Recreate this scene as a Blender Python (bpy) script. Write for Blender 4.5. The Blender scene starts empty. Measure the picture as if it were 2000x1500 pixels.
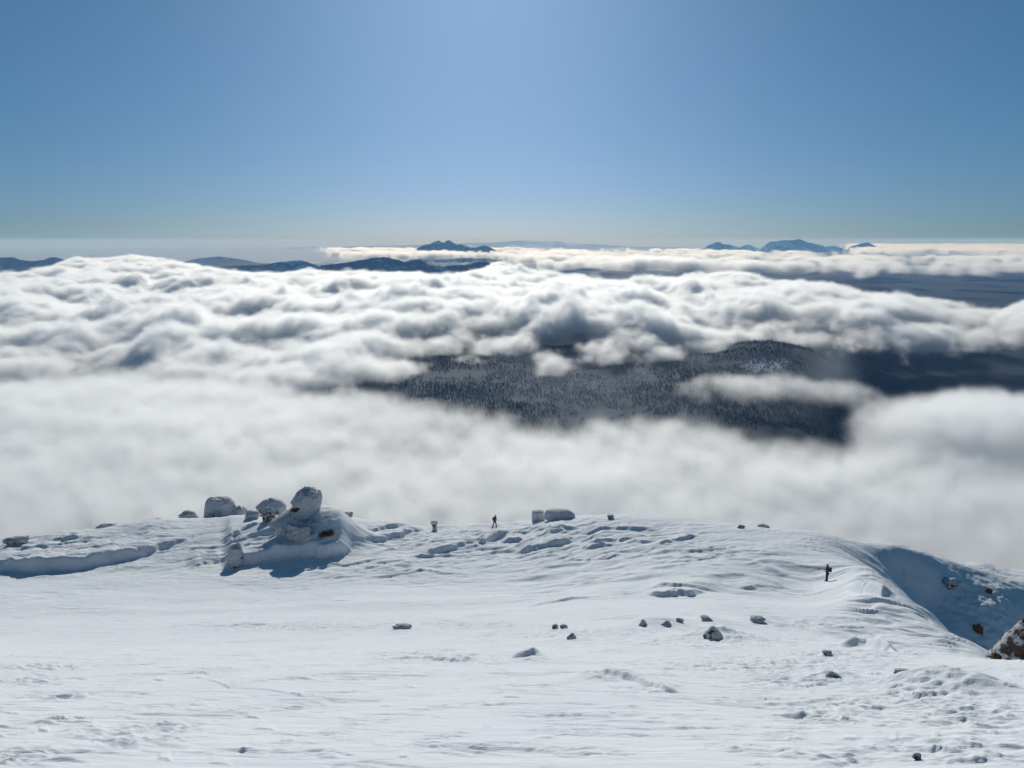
import bpy, math, random
import numpy as np

scene = bpy.context.scene
R = math.radians

# ------------------------------------------------------------------ camera
F_PX = 1570.0                      # focal length in pixels of the 2000 px wide frame
PITCH = R(10.1)
cam_data = bpy.data.cameras.new("camera")
cam_data.sensor_width = 36.0
cam_data.lens = 36.0 * F_PX / 2000.0
cam_data.clip_start = 0.5
cam_data.clip_end = 400000.0
cam = bpy.data.objects.new("camera", cam_data)
cam.location = (0, 0, 0)
cam.rotation_euler = (R(90) - PITCH, 0, 0)
scene.collection.objects.link(cam)
scene.camera = cam

# ------------------------------------------------------------------ sky and sun
SUN_EL, SUN_AZ = R(22.5), R(-2.0)  # azimuth from +Y towards +X
world = bpy.data.worlds.new("World")
scene.world = world
world.use_nodes = True
wn = world.node_tree
bg = wn.nodes["Background"]
sky = wn.nodes.new("ShaderNodeTexSky")
sky.sky_type = 'NISHITA'
sky.sun_disc = False
sky.sun_elevation = SUN_EL
sky.sun_rotation = SUN_AZ
sky.altitude = 2200
sky.air_density = 1.0
sky.dust_density = 4.0
sky.ozone_density = 6.0
# camera response: white balance and a slightly flatter tone curve for the sky light
sp = wn.nodes.new("ShaderNodeSeparateColor"); cb = wn.nodes.new("ShaderNodeCombineColor")
wn.links.new(sky.outputs[0], sp.inputs[0])
for i, (g_, k_) in enumerate(((0.86, 0.60), (0.71, 0.768), (0.82, 1.15))):
    a_ = wn.nodes.new("ShaderNodeMath"); a_.operation = 'MULTIPLY'; a_.inputs[1].default_value = 0.03
    b_ = wn.nodes.new("ShaderNodeMath"); b_.operation = 'POWER'; b_.inputs[1].default_value = g_
    c_ = wn.nodes.new("ShaderNodeMath"); c_.operation = 'MULTIPLY'; c_.inputs[1].default_value = k_ * 10
    wn.links.new(sp.outputs[i], a_.inputs[0]); wn.links.new(a_.outputs[0], b_.inputs[0])
    wn.links.new(b_.outputs[0], c_.inputs[0]); wn.links.new(c_.outputs[0], cb.inputs[i])
wn.links.new(cb.outputs[0], bg.inputs[0])
bg.inputs[1].default_value = 0.1

sun_data = bpy.data.lights.new("sun", 'SUN')
sun_data.energy = 3.0
sun_data.angle = R(0.53)
sun_data.color = (1.0, 0.985, 0.925)
sun = bpy.data.objects.new("sun", sun_data)
sun.rotation_euler = (R(90) - SUN_EL, 0, R(180) - SUN_AZ)
scene.collection.objects.link(sun)
sun.location = (0, 0, 60)

vs = scene.view_settings
vs.view_transform = 'Standard'
vs.look = 'None'
vs.exposure = 0.04
vs.gamma = 1.0
vs.use_curve_mapping = False

cy = scene.cycles
cy.use_denoising = True
cy.max_bounces = 32
cy.diffuse_bounces = 3
cy.glossy_bounces = 2
cy.transmission_bounces = 4
cy.transparent_max_bounces = 16
cy.volume_bounces = 24
cy.volume_step_rate = 1.0
cy.volume_max_steps = 512
cy.use_adaptive_sampling = True
cy.adaptive_threshold = 0.02

# ------------------------------------------------------------------ helpers
def ray(px, py):
    """direction of a photograph pixel, scaled to Y = 1"""
    x = (np.asarray(px, float) - 1000) / F_PX
    y = (750 - np.asarray(py, float)) / F_PX
    Y = math.cos(PITCH) + y * math.sin(PITCH)
    Z = -math.sin(PITCH) + y * math.cos(PITCH)
    return x / Y, Z / Y

def proj(X, Y, Z):
    dep = Y * math.cos(PITCH) - Z * math.sin(PITCH)
    up = Y * math.sin(PITCH) + Z * math.cos(PITCH)
    return 1000 + F_PX * X / dep, 750 - F_PX * up / dep

def _h(ix, iy, iz, seed):
    n = (ix.astype(np.int64) * 374761393 + iy.astype(np.int64) * 668265263
         + iz * 2147483647 + seed * 1274126177) & 0xffffffff
    n = ((n ^ (n >> 13)) * 1274126177) & 0xffffffff
    n = ((n ^ (n >> 16)) * 2246822519) & 0xffffffff
    return (n ^ (n >> 15)) & 0xffffffff

def perlin(x, y, seed=0):
    x = np.asarray(x, float); y = np.asarray(y, float)
    xi = np.floor(x); yi = np.floor(y)
    fx = x - xi; fy = y - yi
    u = fx * fx * fx * (fx * (fx * 6 - 15) + 10); v = fy * fy * fy * (fy * (fy * 6 - 15) + 10)
    def g(dx, dy):
        a = _h(xi + dx, yi + dy, 0, seed) * (2 * math.pi / 4294967296.0)
        return np.cos(a) * (fx - dx) + np.sin(a) * (fy - dy)
    a = g(0, 0) * (1 - u) + g(1, 0) * u
    b = g(0, 1) * (1 - u) + g(1, 1) * u
    return (a * (1 - v) + b * v) * 1.5

def fbm(x, y, octv=4, seed=0, gain=0.5, lac=2.03):
    s = 0; a = 1.0; t = 0
    for k in range(octv):
        s = s + a * perlin(x, y, seed + k * 17); t += a
        a *= gain; x = x * lac + 13.7; y = y * lac - 7.1
    return s / t

def billow(x, y, octv=4, seed=0, gain=0.5):
    s = 0; a = 1.0; t = 0
    for k in range(octv):
        s = s + a * (1 - 2.2 * np.abs(perlin(x, y, seed + k * 31))); t += a
        a *= gain; x = x * 2.07 + 5.3; y = y * 2.07 - 9.9
    return s / t

def sstep(a, b, x):
    t = np.clip((x - a) / (b - a), 0, 1)
    return t * t * (3 - 2 * t)

def tag(o, label=None, cat=None, group=None, kind=None):
    if label: o['label'] = label
    if cat: o['category'] = cat
    if group: o['group'] = group
    if kind: o['kind'] = kind
    return o

def grid_mesh(name, X, Y, Z, mat=None, smooth=True):
    """X, Y, Z arrays (rows, cols) -> one sheet"""
    nr, nc = X.shape
    me = bpy.data.meshes.new(name)
    co = np.stack([X, Y, Z], -1).reshape(-1, 3).astype(np.float32)
    me.vertices.add(nr * nc)
    me.vertices.foreach_set("co", co.ravel())
    i = np.arange((nr - 1) * (nc - 1)); r = i // (nc - 1); c = i % (nc - 1)
    a = r * nc + c
    q = np.stack([a, a + 1, a + nc + 1, a + nc], -1).astype(np.int32)
    me.loops.add(q.size); me.loops.foreach_set("vertex_index", q.ravel())
    me.polygons.add(len(q))
    me.polygons.foreach_set("loop_start", (np.arange(len(q)) * 4).astype(np.int32))
    me.polygons.foreach_set("use_smooth", np.full(len(q), smooth))
    me.update(calc_edges=True)
    o = bpy.data.objects.new(name, me)
    scene.collection.objects.link(o)
    if mat: me.materials.append(mat)
    return o

def newmat(name):
    m = bpy.data.materials.new(name); m.use_nodes = True
    return m, m.node_tree.nodes, m.node_tree.links

# ------------------------------------------------------------------ snow slope and ridge
CREST = [(-260, 1090, 108), (-120, 1075, 109), (0, 1060, 110), (120, 1046, 110), (250, 1030, 112), (340, 1019, 113),
         (400, 1015, 114), (500, 1011, 113), (600, 1010, 112), (700, 1015, 112), (850, 1030, 112),
         (960, 1025, 113), (1040, 1018, 112), (1130, 1009, 110), (1250, 1005, 109), (1350, 1014, 106), (1450, 1028, 103),
         (1600, 1046, 98), (1750, 1070, 101), (1800, 1084, 102), (1850, 1097, 104), (1900, 1103, 107.5), (1930, 1106, 108.5), (1945, 1112, 108.5), (2000, 1121, 109),
         (2120, 1150, 106), (2300, 1190, 106)]
ROWS = {
    -260: [(1225, 60), (1190, 71), (1150, 88), (1125, 97)],
    0: [(1225, 60), (1190, 70), (1135, 88), (1115, 95), (1085, 102)],
    250: [(1500, 7), (1400, 11.5), (1300, 23), (1232, 55), (1195, 67.5), (1130, 88), (1100, 95), (1060, 105)],
    500: [(1243, 49), (1200, 63), (1145, 84), (1120, 90), (1070, 100), (1035, 106)],
    750: [(1500, 7), (1400, 11.5), (1300, 22), (1262, 39), (1212, 57), (1160, 76), (1125, 86), (1075, 97), (1045, 105)],
    1000: [(1280, 30), (1220, 49), (1180, 64), (1140, 80), (1085, 94), (1052, 104)],
    1300: [(1320, 18), (1270, 30), (1220, 44), (1170, 60), (1140, 70), (1090, 83), (1045, 96)],
    1480: [(1500, 7), (1400, 11.5), (1325, 18), (1275, 29), (1220, 46), (1180, 58), (1135, 72), (1085, 84), (1050, 95)],
    1616: [(1330, 18), (1292, 25), (1264, 32), (1215, 50), (1170, 64), (1135, 75), (1085, 87)],
    1700: [(1275, 29), (1262, 38), (1200, 52), (1150, 63), (1120, 71), (1108, 78), (1100, 95)],
    1760: [(1276, 30), (1266, 40), (1215, 50), (1165, 60), (1152, 66), (1165, 76), (1152, 92), (1125, 97.5)],
    1820: [(1500, 7), (1400, 11.5), (1330, 17.5), (1280, 29), (1272, 40), (1225, 50), (1203, 56), (1222, 64), (1228, 80), (1212, 92), (1165, 97)],
    1900: [(1286, 27.5), (1284, 36), (1262, 43), (1256, 47), (1290, 56), (1300, 80), (1262, 88.5), (1205, 94.6), (1150, 100)],
    1960: [(1290, 26), (1300, 34), (1300, 42), (1325, 56), (1325, 80), (1280, 88.5), (1215, 95.2), (1158, 100.5)],
    2040: [(1500, 7), (1400, 11.5), (1295, 25), (1320, 36), (1345, 54), (1340, 78), (1290, 92), (1220, 98), (1168, 102)],
    2300: [(1310, 23), (1350, 36), (1385, 54), (1370, 76), (1310, 90), (1250, 98)],
}
P_ = []
for px, lst in ROWS.items():
    for py, Y in lst: P_.append((px, py, Y))
for c in CREST: P_.append(c)
pu, pt, pY = [], [], []
for px, py, Y in P_:
    a_, b_ = ray(px, py); pu.append(a_); pt.append(b_); pY.append(Y)
for px in range(-300, 2400, 300):                    # ground under and just ahead of the photographer
    for Y in (3.0, 4.5, 6.0):
        pu.append((px - 1000) / F_PX * 1.05); pt.append(-0.474 - 1.7 / Y); pY.append(Y)
for px, py, Y in CREST:                              # the hidden far side
    a_, b_ = ray(px, py); zc = b_ * Y
    for d, drop in ((3, 0.8), (9, 4.5), (22, 14.0), (60, 44.0)):
        pu.append(a_); pt.append((zc - drop) / (Y + d)); pY.append(Y + d)
pu, pt, pY = map(np.array, (pu, pt, pY))
SU, SV = 1.5, 1.0
pa, pb = pu * SU, np.log(pY) * SV
def _tps(r2): return np.where(r2 > 0, 0.5 * r2 * np.log(r2 + 1e-12), 0)
n_ = len(pa)
K_ = _tps((pa[:, None] - pa) ** 2 + (pb[:, None] - pb) ** 2) + np.eye(n_) * 2e-5
Q_ = np.stack([np.ones(n_), pa, pb], 1)
A_ = np.block([[K_, Q_], [Q_.T, np.zeros((3, 3))]])
W_ = np.linalg.solve(A_, np.concatenate([pt, np.zeros(3)]))
cu = np.linspace(-1.0, 1.0, 260); cv = np.linspace(math.log(2.5), math.log(175), 520)
CU, CV = np.meshgrid(cu, cv)
CT = np.zeros_like(CU)
for k in range(n_):
    CT += W_[k] * _tps((CU * SU - pa[k]) ** 2 + (CV * SV - pb[k]) ** 2)
CT += W_[n_] + W_[n_ + 1] * CU * SU + W_[n_ + 2] * CV * SV

def base_t(u, v):
    fi = np.clip((v - cv[0]) / (cv[1] - cv[0]), 0, len(cv) - 1.001); fj = np.clip((u - cu[0]) / (cu[1] - cu[0]), 0, len(cu) - 1.001)
    i = fi.astype(int); j = fj.astype(int); fi = fi - i; fj = fj - j
    return (CT[i, j] * (1 - fi) * (1 - fj) + CT[i + 1, j] * fi * (1 - fj) + CT[i, j + 1] * (1 - fi) * fj + CT[i + 1, j + 1] * fi * fj)

def hit(px, py, start=2.6, Yhint=None):
    """first point of the smooth slope seen at a photograph pixel -> X, Y, Z"""
    a_, b_ = ray(px, py)
    Ys = np.geomspace(start, 170, 3000)
    tt = base_t(np.full_like(Ys, a_), np.log(Ys))
    ok = np.nonzero(tt >= b_)[0]
    Y = Ys[ok[0]] if len(ok) else Ys[np.argmax(tt)]
    if Yhint: Y = Yhint
    return a_ * Y, Y, float(base_t(np.array([a_]), np.array([math.log(Y)]))[0]) * Y

# sheet coordinates: fine rows where the slope is seen at a low angle
vr = [math.log(2.6)]
while vr[-1] < math.log(165):
    Y = math.exp(vr[-1])
    vr.append(vr[-1] + (0.0042 if Y < 20 else 0.0042 if Y < 45 else 0.0026 if Y < 118 else 0.02))
ur = np.tan(np.linspace(math.atan(-0.86), math.atan(0.86), 1500))
U, V = np.meshgrid(ur, np.array(vr))
SY = np.exp(V); SX = U * SY
SZ = base_t(U, V) * SY
PX, PY = proj(SX, SY, SZ)

def patch(lst):
    """soft mask: sum of ellipses (px, py, rx, ry) laid over the slope"""
    m = np.zeros_like(PX)
    for (x, y, rx, ry) in lst:
        m = np.maximum(m, np.exp(-(((PX - x) / rx) ** 2 + ((PY - y) / ry) ** 2) ** 1.2))
    return m

# wind-cut steps: line of the foot, height in m, run, length of the fade behind
def steps(pts, h, run=0.7, back=9.0, rough=0.25, seed=0, edge=0.3):
    g = [(*hit(px, py)[:2],) for px, py in pts]
    gu = np.array([a / b for a, b in g]); gY = np.array([b for a, b in g])
    o = np.argsort(gu); gu = gu[o]; gY = gY[o]
    j0, j1 = np.searchsorted(ur, [gu[0], gu[-1]]); vv_ = np.exp(np.array(vr))
    i0, i1 = np.searchsorted(vv_, [gY.min() - 4, gY.max() + back * 5 + 3])
    if i1 <= i0 or j1 <= j0: return
    sl = (slice(i0, i1), slice(j0, j1))
    X, Y, u1 = SX[sl], SY[sl], U[sl]
    Yl = np.interp(u1, gu, gY)
    q = (u1 - gu[0]) / (gu[-1] - gu[0])
    w = sstep(0, edge, q) * sstep(1, 1 - edge, q)
    lim = min(1.0, h / 0.5)
    jit = (fbm(X / 2.2 + seed, Y / 2.2, 3, 40 + seed) * 1.5 + 0.8 * fbm(X / 5.5 + seed, Y / 5, 2, 44 + seed)) * (rough / 0.25) * lim
    s = Y - Yl + jit
    hh = h * w * np.clip(1 + rough * 3.0 * fbm(X / 3.1 + seed, Y / 30 + seed, 3, 60 + seed), 0.15, 2)
    DZ[sl] += hh * sstep(0, run, s) * np.exp(-(np.clip(s - run, 0, None) / (back * (0.6 + 0.6 * w))) ** 1.3)

def mound(px, py, h, rx, ry, p=1.6):
    X0, Y0, _ = hit(px, py)
    r = ((SX - X0) / rx) ** 2 + ((SY - Y0) / ry) ** 2
    DZ[:] += h * np.exp(-r ** p)

DZ = np.zeros_like(SZ)
STEPS = [
    ([(-120, 1128), (0, 1117), (90, 1118), (160, 1112), (200, 1106), (255, 1094), (330, 1070), (405, 1042)], 1.6, 1.3, 10),
    ([(0, 1085), (60, 1083), (120, 1080)], 0.35, 0.6, 4),
    ([(270, 1046), (320, 1042), (370, 1034)], 0.25, 0.5, 4),
    ([(80, 1068), (130, 1062), (170, 1058)], 0.25, 0.5, 4),
    ([(430, 1068), (470, 1052), (520, 1035)], 0.5, 0.7, 5),
    ([(360, 1112), (410, 1105), (450, 1096)], 0.35, 0.7, 4),
    ([(690, 1072), (740, 1060), (800, 1045), (840, 1036)], 0.6, 0.8, 5),
    ([(700, 1050), (750, 1040), (800, 1032)], 0.45, 0.6, 4),
    ([(800, 1092), (860, 1082), (930, 1064), (965, 1048)], 0.5, 0.8, 5),
    ([(920, 1073), (945, 1066), (975, 1052), (1000, 1046)], 0.7, 0.7, 5),
    ([(975, 1064), (1010, 1061), (1030, 1062)], 0.5, 0.6, 4),
    ([(1000, 1080), (1040, 1080), (1080, 1068), (1130, 1052)], 0.75, 0.8, 6),
    ([(1060, 1050), (1090, 1047), (1110, 1040)], 0.5, 0.6, 4),
    ([(1130, 1066), (1180, 1060), (1230, 1054), (1275, 1046)], 0.4, 0.7, 4),
    ([(1270, 1072), (1310, 1062), (1370, 1048)], 0.4, 0.6, 4),
    ([(1090, 1096), (1170, 1094), (1230, 1080)], 0.25, 0.6, 4),
    ([(960, 1046), (1060, 1040), (1180, 1037), (1320, 1036)], 0.22, 0.5, 4),
    ([(1250, 1160), (1300, 1163), (1350, 1162), (1385, 1156)], 0.5, 0.7, 3),
    ([(1240, 1152), (1300, 1148), (1360, 1150), (1430, 1155)], 0.3, 0.6, 3),
    ([(1430, 1147), (1480, 1146), (1540, 1150)], 0.22, 0.6, 3),
    ([(700, 1115), (760, 1113), (830, 1104)], 0.22, 0.5, 2.5),
    ([(790, 1120), (850, 1121), (930, 1126)], 0.18, 0.5, 2.5),
    ([(1000, 1192), (1060, 1180), (1120, 1170), (1200, 1165), (1280, 1150)], 0.22, 0.8, 4),
    ([(380, 1226), (470, 1224), (560, 1222)], 0.12, 0.5, 2.5),
    ([(1642, 1146), (1685, 1161), (1720, 1172), (1752, 1176)], 0.9, 1.2, 3.5),
    ([(690, 1288), (750, 1290), (830, 1290), (900, 1296), (960, 1290)], 0.12, 0.35, 1.2),
    ([(1120, 1318), (1180, 1322), (1240, 1335), (1300, 1352), (1350, 1356)], 0.13, 0.35, 1.5),
    ([(990, 1292), (1030, 1292), (1060, 1290)], 0.2, 0.4, 1.2),
    ([(1630, 1262), (1690, 1266), (1760, 1278)], 0.5, 0.8, 3),
]
for k, (pts, h, run, back) in enumerate(STEPS):
    steps(pts, h, run, back, rough=0.02 if h == 0.9 else 0.12 if h > 1.2 else 0.08 if pts[0][0] == 1630 else 0.22 if h > 0.3 else 0.3, seed=k * 3)
# drift wall and shoulders of the rime tower
steps([(432, 1117), (470, 1109), (520, 1098), (570, 1092), (640, 1092), (690, 1080)], 1.5, 0.7, 8, 0.10, 91, 0.1)
mound(652, 1052, 3.3, 4.0, 4.6, 1.4)
mound(600, 1035, 1.5, 3.4, 5.0)
mound(545, 1040, 0.8, 4.5, 4.0)

# sastrugi: long low wind ridges with the steep side towards the viewer
def sastrugi(ax, ln, wd, seed, sharp=3.0):
    c, s_ = math.cos(ax), math.sin(ax)
    a = SX * c + SY * s_; b = -SX * s_ + SY * c
    w = 0.9 * fbm(a / ln * 1.3, b / ln * 2.0, 2, seed + 3)
    ph = b / wd + w * 1.7
    n = perlin(a / ln, ph, seed) + 0.5 * perlin(a / ln * 2.2 + 9, ph * 2.1, seed + 1)
    return np.clip(n * sharp, -1, 1)
far = sstep(52, 75, SY)
near = 1 - sstep(30, 50, SY)
r_ = patch([(900, 1060, 260, 42), (1150, 1060, 260, 40), (500, 1080, 220, 40), (150, 1080, 260, 40), (750, 1110, 200, 22), (1350, 1075, 120, 25)])
DZ += 0.20 * r_ * np.clip(sastrugi(R(16), 7.5, 1.9, 11, 1.8), -0.7, 1)
DZ += 0.09 * r_ * sastrugi(R(22), 3.4, 0.8, 15, 2.0)
DZ += 0.05 * far * sastrugi(R(8), 4.0, 1.0, 17, 2.0) * np.clip(fbm(SX / 14, SY / 8, 2, 19) * 2.5 + 0.3, 0, 1)
DZ += 0.17 * far * fbm(SX / 9, SY / 6, 3, 21)
DZ += 0.42 * sstep(45, 70, SY) * fbm(SX / 24, SY / 12, 2, 25)
k_ = patch([(1450, 1115, 320, 45), (1700, 1130, 160, 35), (1150, 1130, 220, 30)])
DZ += 0.34 * k_ * np.clip(sastrugi(R(-6), 16.0, 4.5, 31, 1.2), -1, 1)
DZ += 0.10 * k_ * sastrugi(R(6), 9.0, 1.6, 33, 1.4)
fl = patch([(1760, 1225, 110, 45), (1680, 1235, 70, 30), (1850, 1255, 50, 20), (1700, 1180, 60, 25)])
DZ += 0.22 * fl * sastrugi(R(-42), 5.0, 1.15, 35, 1.6)
# near slope: faint crust lines, scattered steps in patches
pn = np.clip(fbm(SX / 2.6, SY / 2.2, 3, 51) * 3.0 + 0.1, 0, 1)
DZ += near * 0.022 * pn * sastrugi(R(-12), 2.2, 0.34, 53, 4.0)
DZ += near * 0.012 * np.clip(fbm(SX / 1.4, SY / 1.1, 3, 55) * 4, 0, 1) * sastrugi(R(-9), 0.8, 0.12, 57, 4.0)
mid = sstep(18, 30, SY) * (1 - sstep(55, 75, SY))
DZ += mid * 0.03 * np.clip(fbm(SX / 5, SY / 4, 3, 61) * 3, 0, 1) * sastrugi(R(6), 3.5, 0.7, 63, 3.0)
LN = patch([(70, 1302, 120, 8), (120, 1362, 60, 8), (130, 1410, 80, 6), (180, 1432, 60, 14), (310, 1422, 75, 14), (60, 1470, 90, 14), (250, 1450, 60, 10), (50, 1330, 60, 10),
            (1640, 1380, 140, 22), (1600, 1400, 90, 14), (1640, 1480, 90, 18), (1900, 1400, 120, 40), (1800, 1360, 140, 30), (1840, 1460, 160, 25), (1560, 1330, 120, 18)])
DZ += LN * 0.05 * np.clip(fbm(SX / 0.5, SY / 0.35, 3, 71) * 3.5, -1, 1)
# crust edges running down to the right
for pts, h in (([(0, 1306), (70, 1306), (130, 1312)], 0.03), ([(260, 1318), (340, 1318), (415, 1330), (450, 1346), (520, 1348), (600, 1362), (730, 1378)], 0.022),
               ([(120, 1340), (220, 1350), (320, 1360), (340, 1362)], 0.018), ([(360, 1364), (430, 1368), (497, 1373)], 0.03), ([(30, 1368), (80, 1364), (120, 1368)], 0.05),
               ([(85, 1408), (140, 1404), (185, 1412)], 0.05), ([(460, 1455), (560, 1453), (640, 1454)], 0.018), ([(1150, 1435), (1270, 1440)], 0.015), ([(1120, 1470), (1240, 1488)], 0.02),
               ([(840, 1400), (880, 1406)], 0.02), ([(0, 1292), (90, 1294)], 0.02), ([(120, 1292), (215, 1296)], 0.015)):
    steps(pts, h, 0.05, 0.5, 0.5, int(pts[0][0]) + 7, 0.25) 
# short crust dashes scattered over the near slope
rd = random.Random(12)
for k in range(190):
    py = 1275 + 220 * rd.random() ** 0.8; px = rd.uniform(-20, 2020)
    if rd.random() < 0.35: px = rd.uniform(1450, 2000)
    X0, Y0, _ = hit(px, py)
    L_ = rd.uniform(8, 34) * (1.6 if rd.random() < 0.15 else 1); sl = rd.uniform(-0.02, 0.16)
    hh = rd.uniform(1.0, 3.0) * Y0 / F_PX * 1.6 * min(1, L_ / 16)
    steps([(px - L_, py - L_ * sl), (px, py + rd.uniform(-2, 2)), (px + L_, py + L_ * sl)], hh, 0.03, 0.35, 0.4, k * 5 + 200, 0.35)
# low snow collars and lee tails round the half buried stones
for (px, py, h, r) in ((1393, 1246, .55, 1.3), (1380, 1213, .25, 1.0), (1257, 1222, .35, .9), (1302, 1222, .3, 1.0), (1328, 1216, .2, .7), (1481, 1216, .25, 1.2),
                       (1086, 1228, .15, .7), (1117, 1248, .2, .7), (1047, 1290, .2, .6), (1030, 1290, .2, .5), (785, 1229, .2, 1.2), (1616, 1280, .15, .6), (1632, 1328, .2, .5),
                       (1769, 1342, .2, .5), (1800, 1338, .12, .4), (1833, 1336, .2, .4), (1869, 1345, .2, .5), (1920, 1345, .1, .5), (910, 1294, .1, .4), (806, 1286, .1, .5), (1150, 1324, .12, .4)):
    mound(px, py, h, r, r * 1.3, 1.0); mound(px + 8, py + 4, h * 0.5, r * 2.0, r * 1.6, 0.8)
wl = patch([(1880, 1170, 120, 70), (1960, 1200, 70, 90), (1780, 1130, 60, 30)]) * sstep(70, 85, SY)
DZ += wl * (0.9 * fbm(SX / 5.5, SY / 5, 4, 141, 0.55) + 0.14 * np.clip(billow(SX / 1.5, SY / 1.5, 3, 143), -0.6, 1))
# rime-crusted rough ground
rr = patch([(1620, 1062, 150, 16), (1780, 1085, 120, 14), (1500, 1040, 80, 12), (1880, 1108, 90, 14), (700, 1030, 120, 10), (430, 1030, 90, 9)])
DZ += rr * 0.10 * np.clip(billow(SX / 1.1, SY / 0.9, 3, 81), -0.6, 1)
rc = patch([(850, 1285, 110, 12), (940, 1292, 60, 10), (780, 1280, 80, 8), (1200, 1322, 70, 12), (1280, 1345, 60, 10), (1030, 1285, 40, 8), (600, 1225, 260, 9), (900, 1222, 200, 8), (1400, 1250, 200, 16), (1150, 1240, 260, 12), (1500, 1300, 260, 18),
            (1650, 1280, 140, 12), (1580, 1220, 120, 14)])
DZ += rc * 0.085 * np.clip(fbm(SX / 0.8, SY / 0.6, 4, 85, 0.6) * 2.2, -0.6, 1)
DZ += mid * 0.022 * fbm(SX / 0.5, SY / 0.5, 3, 87)
DZ += far * 0.035 * fbm(SX / 0.8, SY / 0.7, 3, 89)
DZ *= 1 - 0.9 * patch([(1628, 1142, 34, 14)])
DZ *= sstep(2.6, 6, SY)
SZ2 = SZ + DZ

def surf(X, Y):
    """height of the finished snow surface"""
    u_ = X / Y; v_ = math.log(Y)
    i = int(np.clip(np.searchsorted(vr, v_) - 1, 0, len(vr) - 2)); j = int(np.clip(np.searchsorted(ur, u_) - 1, 0, len(ur) - 2))
    fi = (v_ - vr[i]) / (vr[i + 1] - vr[i]); fj = (u_ - ur[j]) / (ur[j + 1] - ur[j])
    a = SZ2
    return float(a[i, j] * (1 - fi) * (1 - fj) + a[i + 1, j] * fi * (1 - fj) + a[i, j + 1] * (1 - fi) * fj + a[i + 1, j + 1] * fi * fj)

def snow_material(name, albedo=0.80, bump=0.02, scale=14.0, extra=None):
    m, N, L = newmat(name)
    b = N["Principled BSDF"]
    b.inputs["Roughness"].default_value = 0.8
    b.inputs["Specular IOR Level"].default_value = 0.05
    tc = N.new("ShaderNodeTexCoord")
    n1 = N.new("ShaderNodeTexNoise"); n1.inputs["Scale"].default_value = 0.35; n1.inputs["Detail"].default_value = 6
    L.new(tc.outputs["Object"], n1.inputs["Vector"])
    cr = N.new("ShaderNodeValToRGB")
    cr.color_ramp.elements[0].position = 0.3; cr.color_ramp.elements[0].color = (albedo * 0.93, albedo * 0.95, albedo * 0.985, 1)
    cr.color_ramp.elements[1].position = 0.7; cr.color_ramp.elements[1].color = (albedo, albedo * 1.0, albedo * 1.01, 1)
    L.new(n1.outputs[0], cr.inputs[0]); L.new(cr.outputs[0], b.inputs["Base Color"])
    n2 = N.new("ShaderNodeTexNoise"); n2.inputs["Scale"].default_value = scale; n2.inputs["Detail"].default_value = 5; n2.inputs["Roughness"].default_value = 0.65
    n3 = N.new("ShaderNodeTexNoise"); n3.inputs["Scale"].default_value = scale * 0.15; n3.inputs["Detail"].default_value = 4
    mp = N.new("ShaderNodeMapping"); mp.inputs["Scale"].default_value = (0.35, 1.3, 1.0); mp.inputs["Rotation"].default_value = (0, 0, R(12))
    L.new(tc.outputs["Object"], mp.inputs[0]); L.new(mp.outputs[0], n2.inputs["Vector"]); L.new(mp.outputs[0], n3.inputs["Vector"])
    b1 = N.new("ShaderNodeBump"); b1.inputs["Strength"].default_value = 1.0; b1.inputs["Distance"].default_value = bump
    b2 = N.new("ShaderNodeBump"); b2.inputs["Strength"].default_value = 1.0; b2.inputs["Distance"].default_value = bump * 3
    L.new(n3.outputs[0], b2.inputs["Height"]); L.new(n2.outputs[0], b1.inputs["Height"]); L.new(b2.outputs[0], b1.inputs["Normal"])
    L.new(b1.outputs[0], b.inputs["Normal"])
    return m
SNOW = snow_material("snow", 0.86)
# carry the sheet down the hidden side, into the fog
snow = grid_mesh("snow_slope", SX, SY, SZ2, SNOW)
tag(snow, kind='structure')
lastY = SY[-1]; lastZ = SZ2[-1]
lY = np.stack([lastY, lastY * 1.3, lastY * 2.0, lastY * 3.2]); lZ = np.stack([lastZ, lastZ - 35, lastZ - 130, lastZ - 330])
lX = np.stack([SX[-1]] * 4) * (lY / lastY)
hs = grid_mesh("hill_flank", lX, lY, lZ, SNOW); tag(hs, kind='structure')

# ------------------------------------------------------------------ clouds
def cloud_material(name, density, color=(0.996, 0.997, 0.998), g=0.5, rate=1.4):
    m, N, L = newmat(name)
    for n in list(N): N.remove(n)
    out = N.new("ShaderNodeOutputMaterial")
    pv = N.new("ShaderNodeVolumePrincipled")
    pv.inputs["Color"].default_value = (*color, 1)
    pv.inputs["Density Attribute"].default_value = "density"
    pv.inputs["Density"].default_value = density
    pv.inputs["Anisotropy"].default_value = g
    L.new(pv.outputs[0], out.inputs["Volume"])
    m.cycles.volume_step_rate = rate
    return m

class NT:
    """small maths layer over a geometry node tree"""
    def __init__(s, name):
        s.t = bpy.data.node_groups.new(name, 'GeometryNodeTree')
        s.t.interface.new_socket("Geometry", in_out='INPUT', socket_type='NodeSocketGeometry')
        s.t.interface.new_socket("Geometry", in_out='OUTPUT', socket_type='NodeSocketGeometry')
        s.gi = s.t.nodes.new("NodeGroupInput"); s.go = s.t.nodes.new("NodeGroupOutput")
        s.t.is_modifier = True
    def put(s, sock, v):
        if isinstance(v, (int, float, tuple)): sock.default_value = v
        else: s.t.links.new(v, sock)
    def m(s, op, a, b=0.0, c=0.0, clamp=False):
        n = s.t.nodes.new("ShaderNodeMath"); n.operation = op; n.use_clamp = clamp
        s.put(n.inputs[0], a); s.put(n.inputs[1], b); s.put(n.inputs[2], c)
        return n.outputs[0]
    def v(s, op, a, b):
        n = s.t.nodes.new("ShaderNodeVectorMath"); n.operation = op
        s.put(n.inputs[0], a)
        if op == 'SCALE': s.put(n.inputs[3], b)
        else: s.put(n.inputs[1], b)
        return n.outputs[0]

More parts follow.
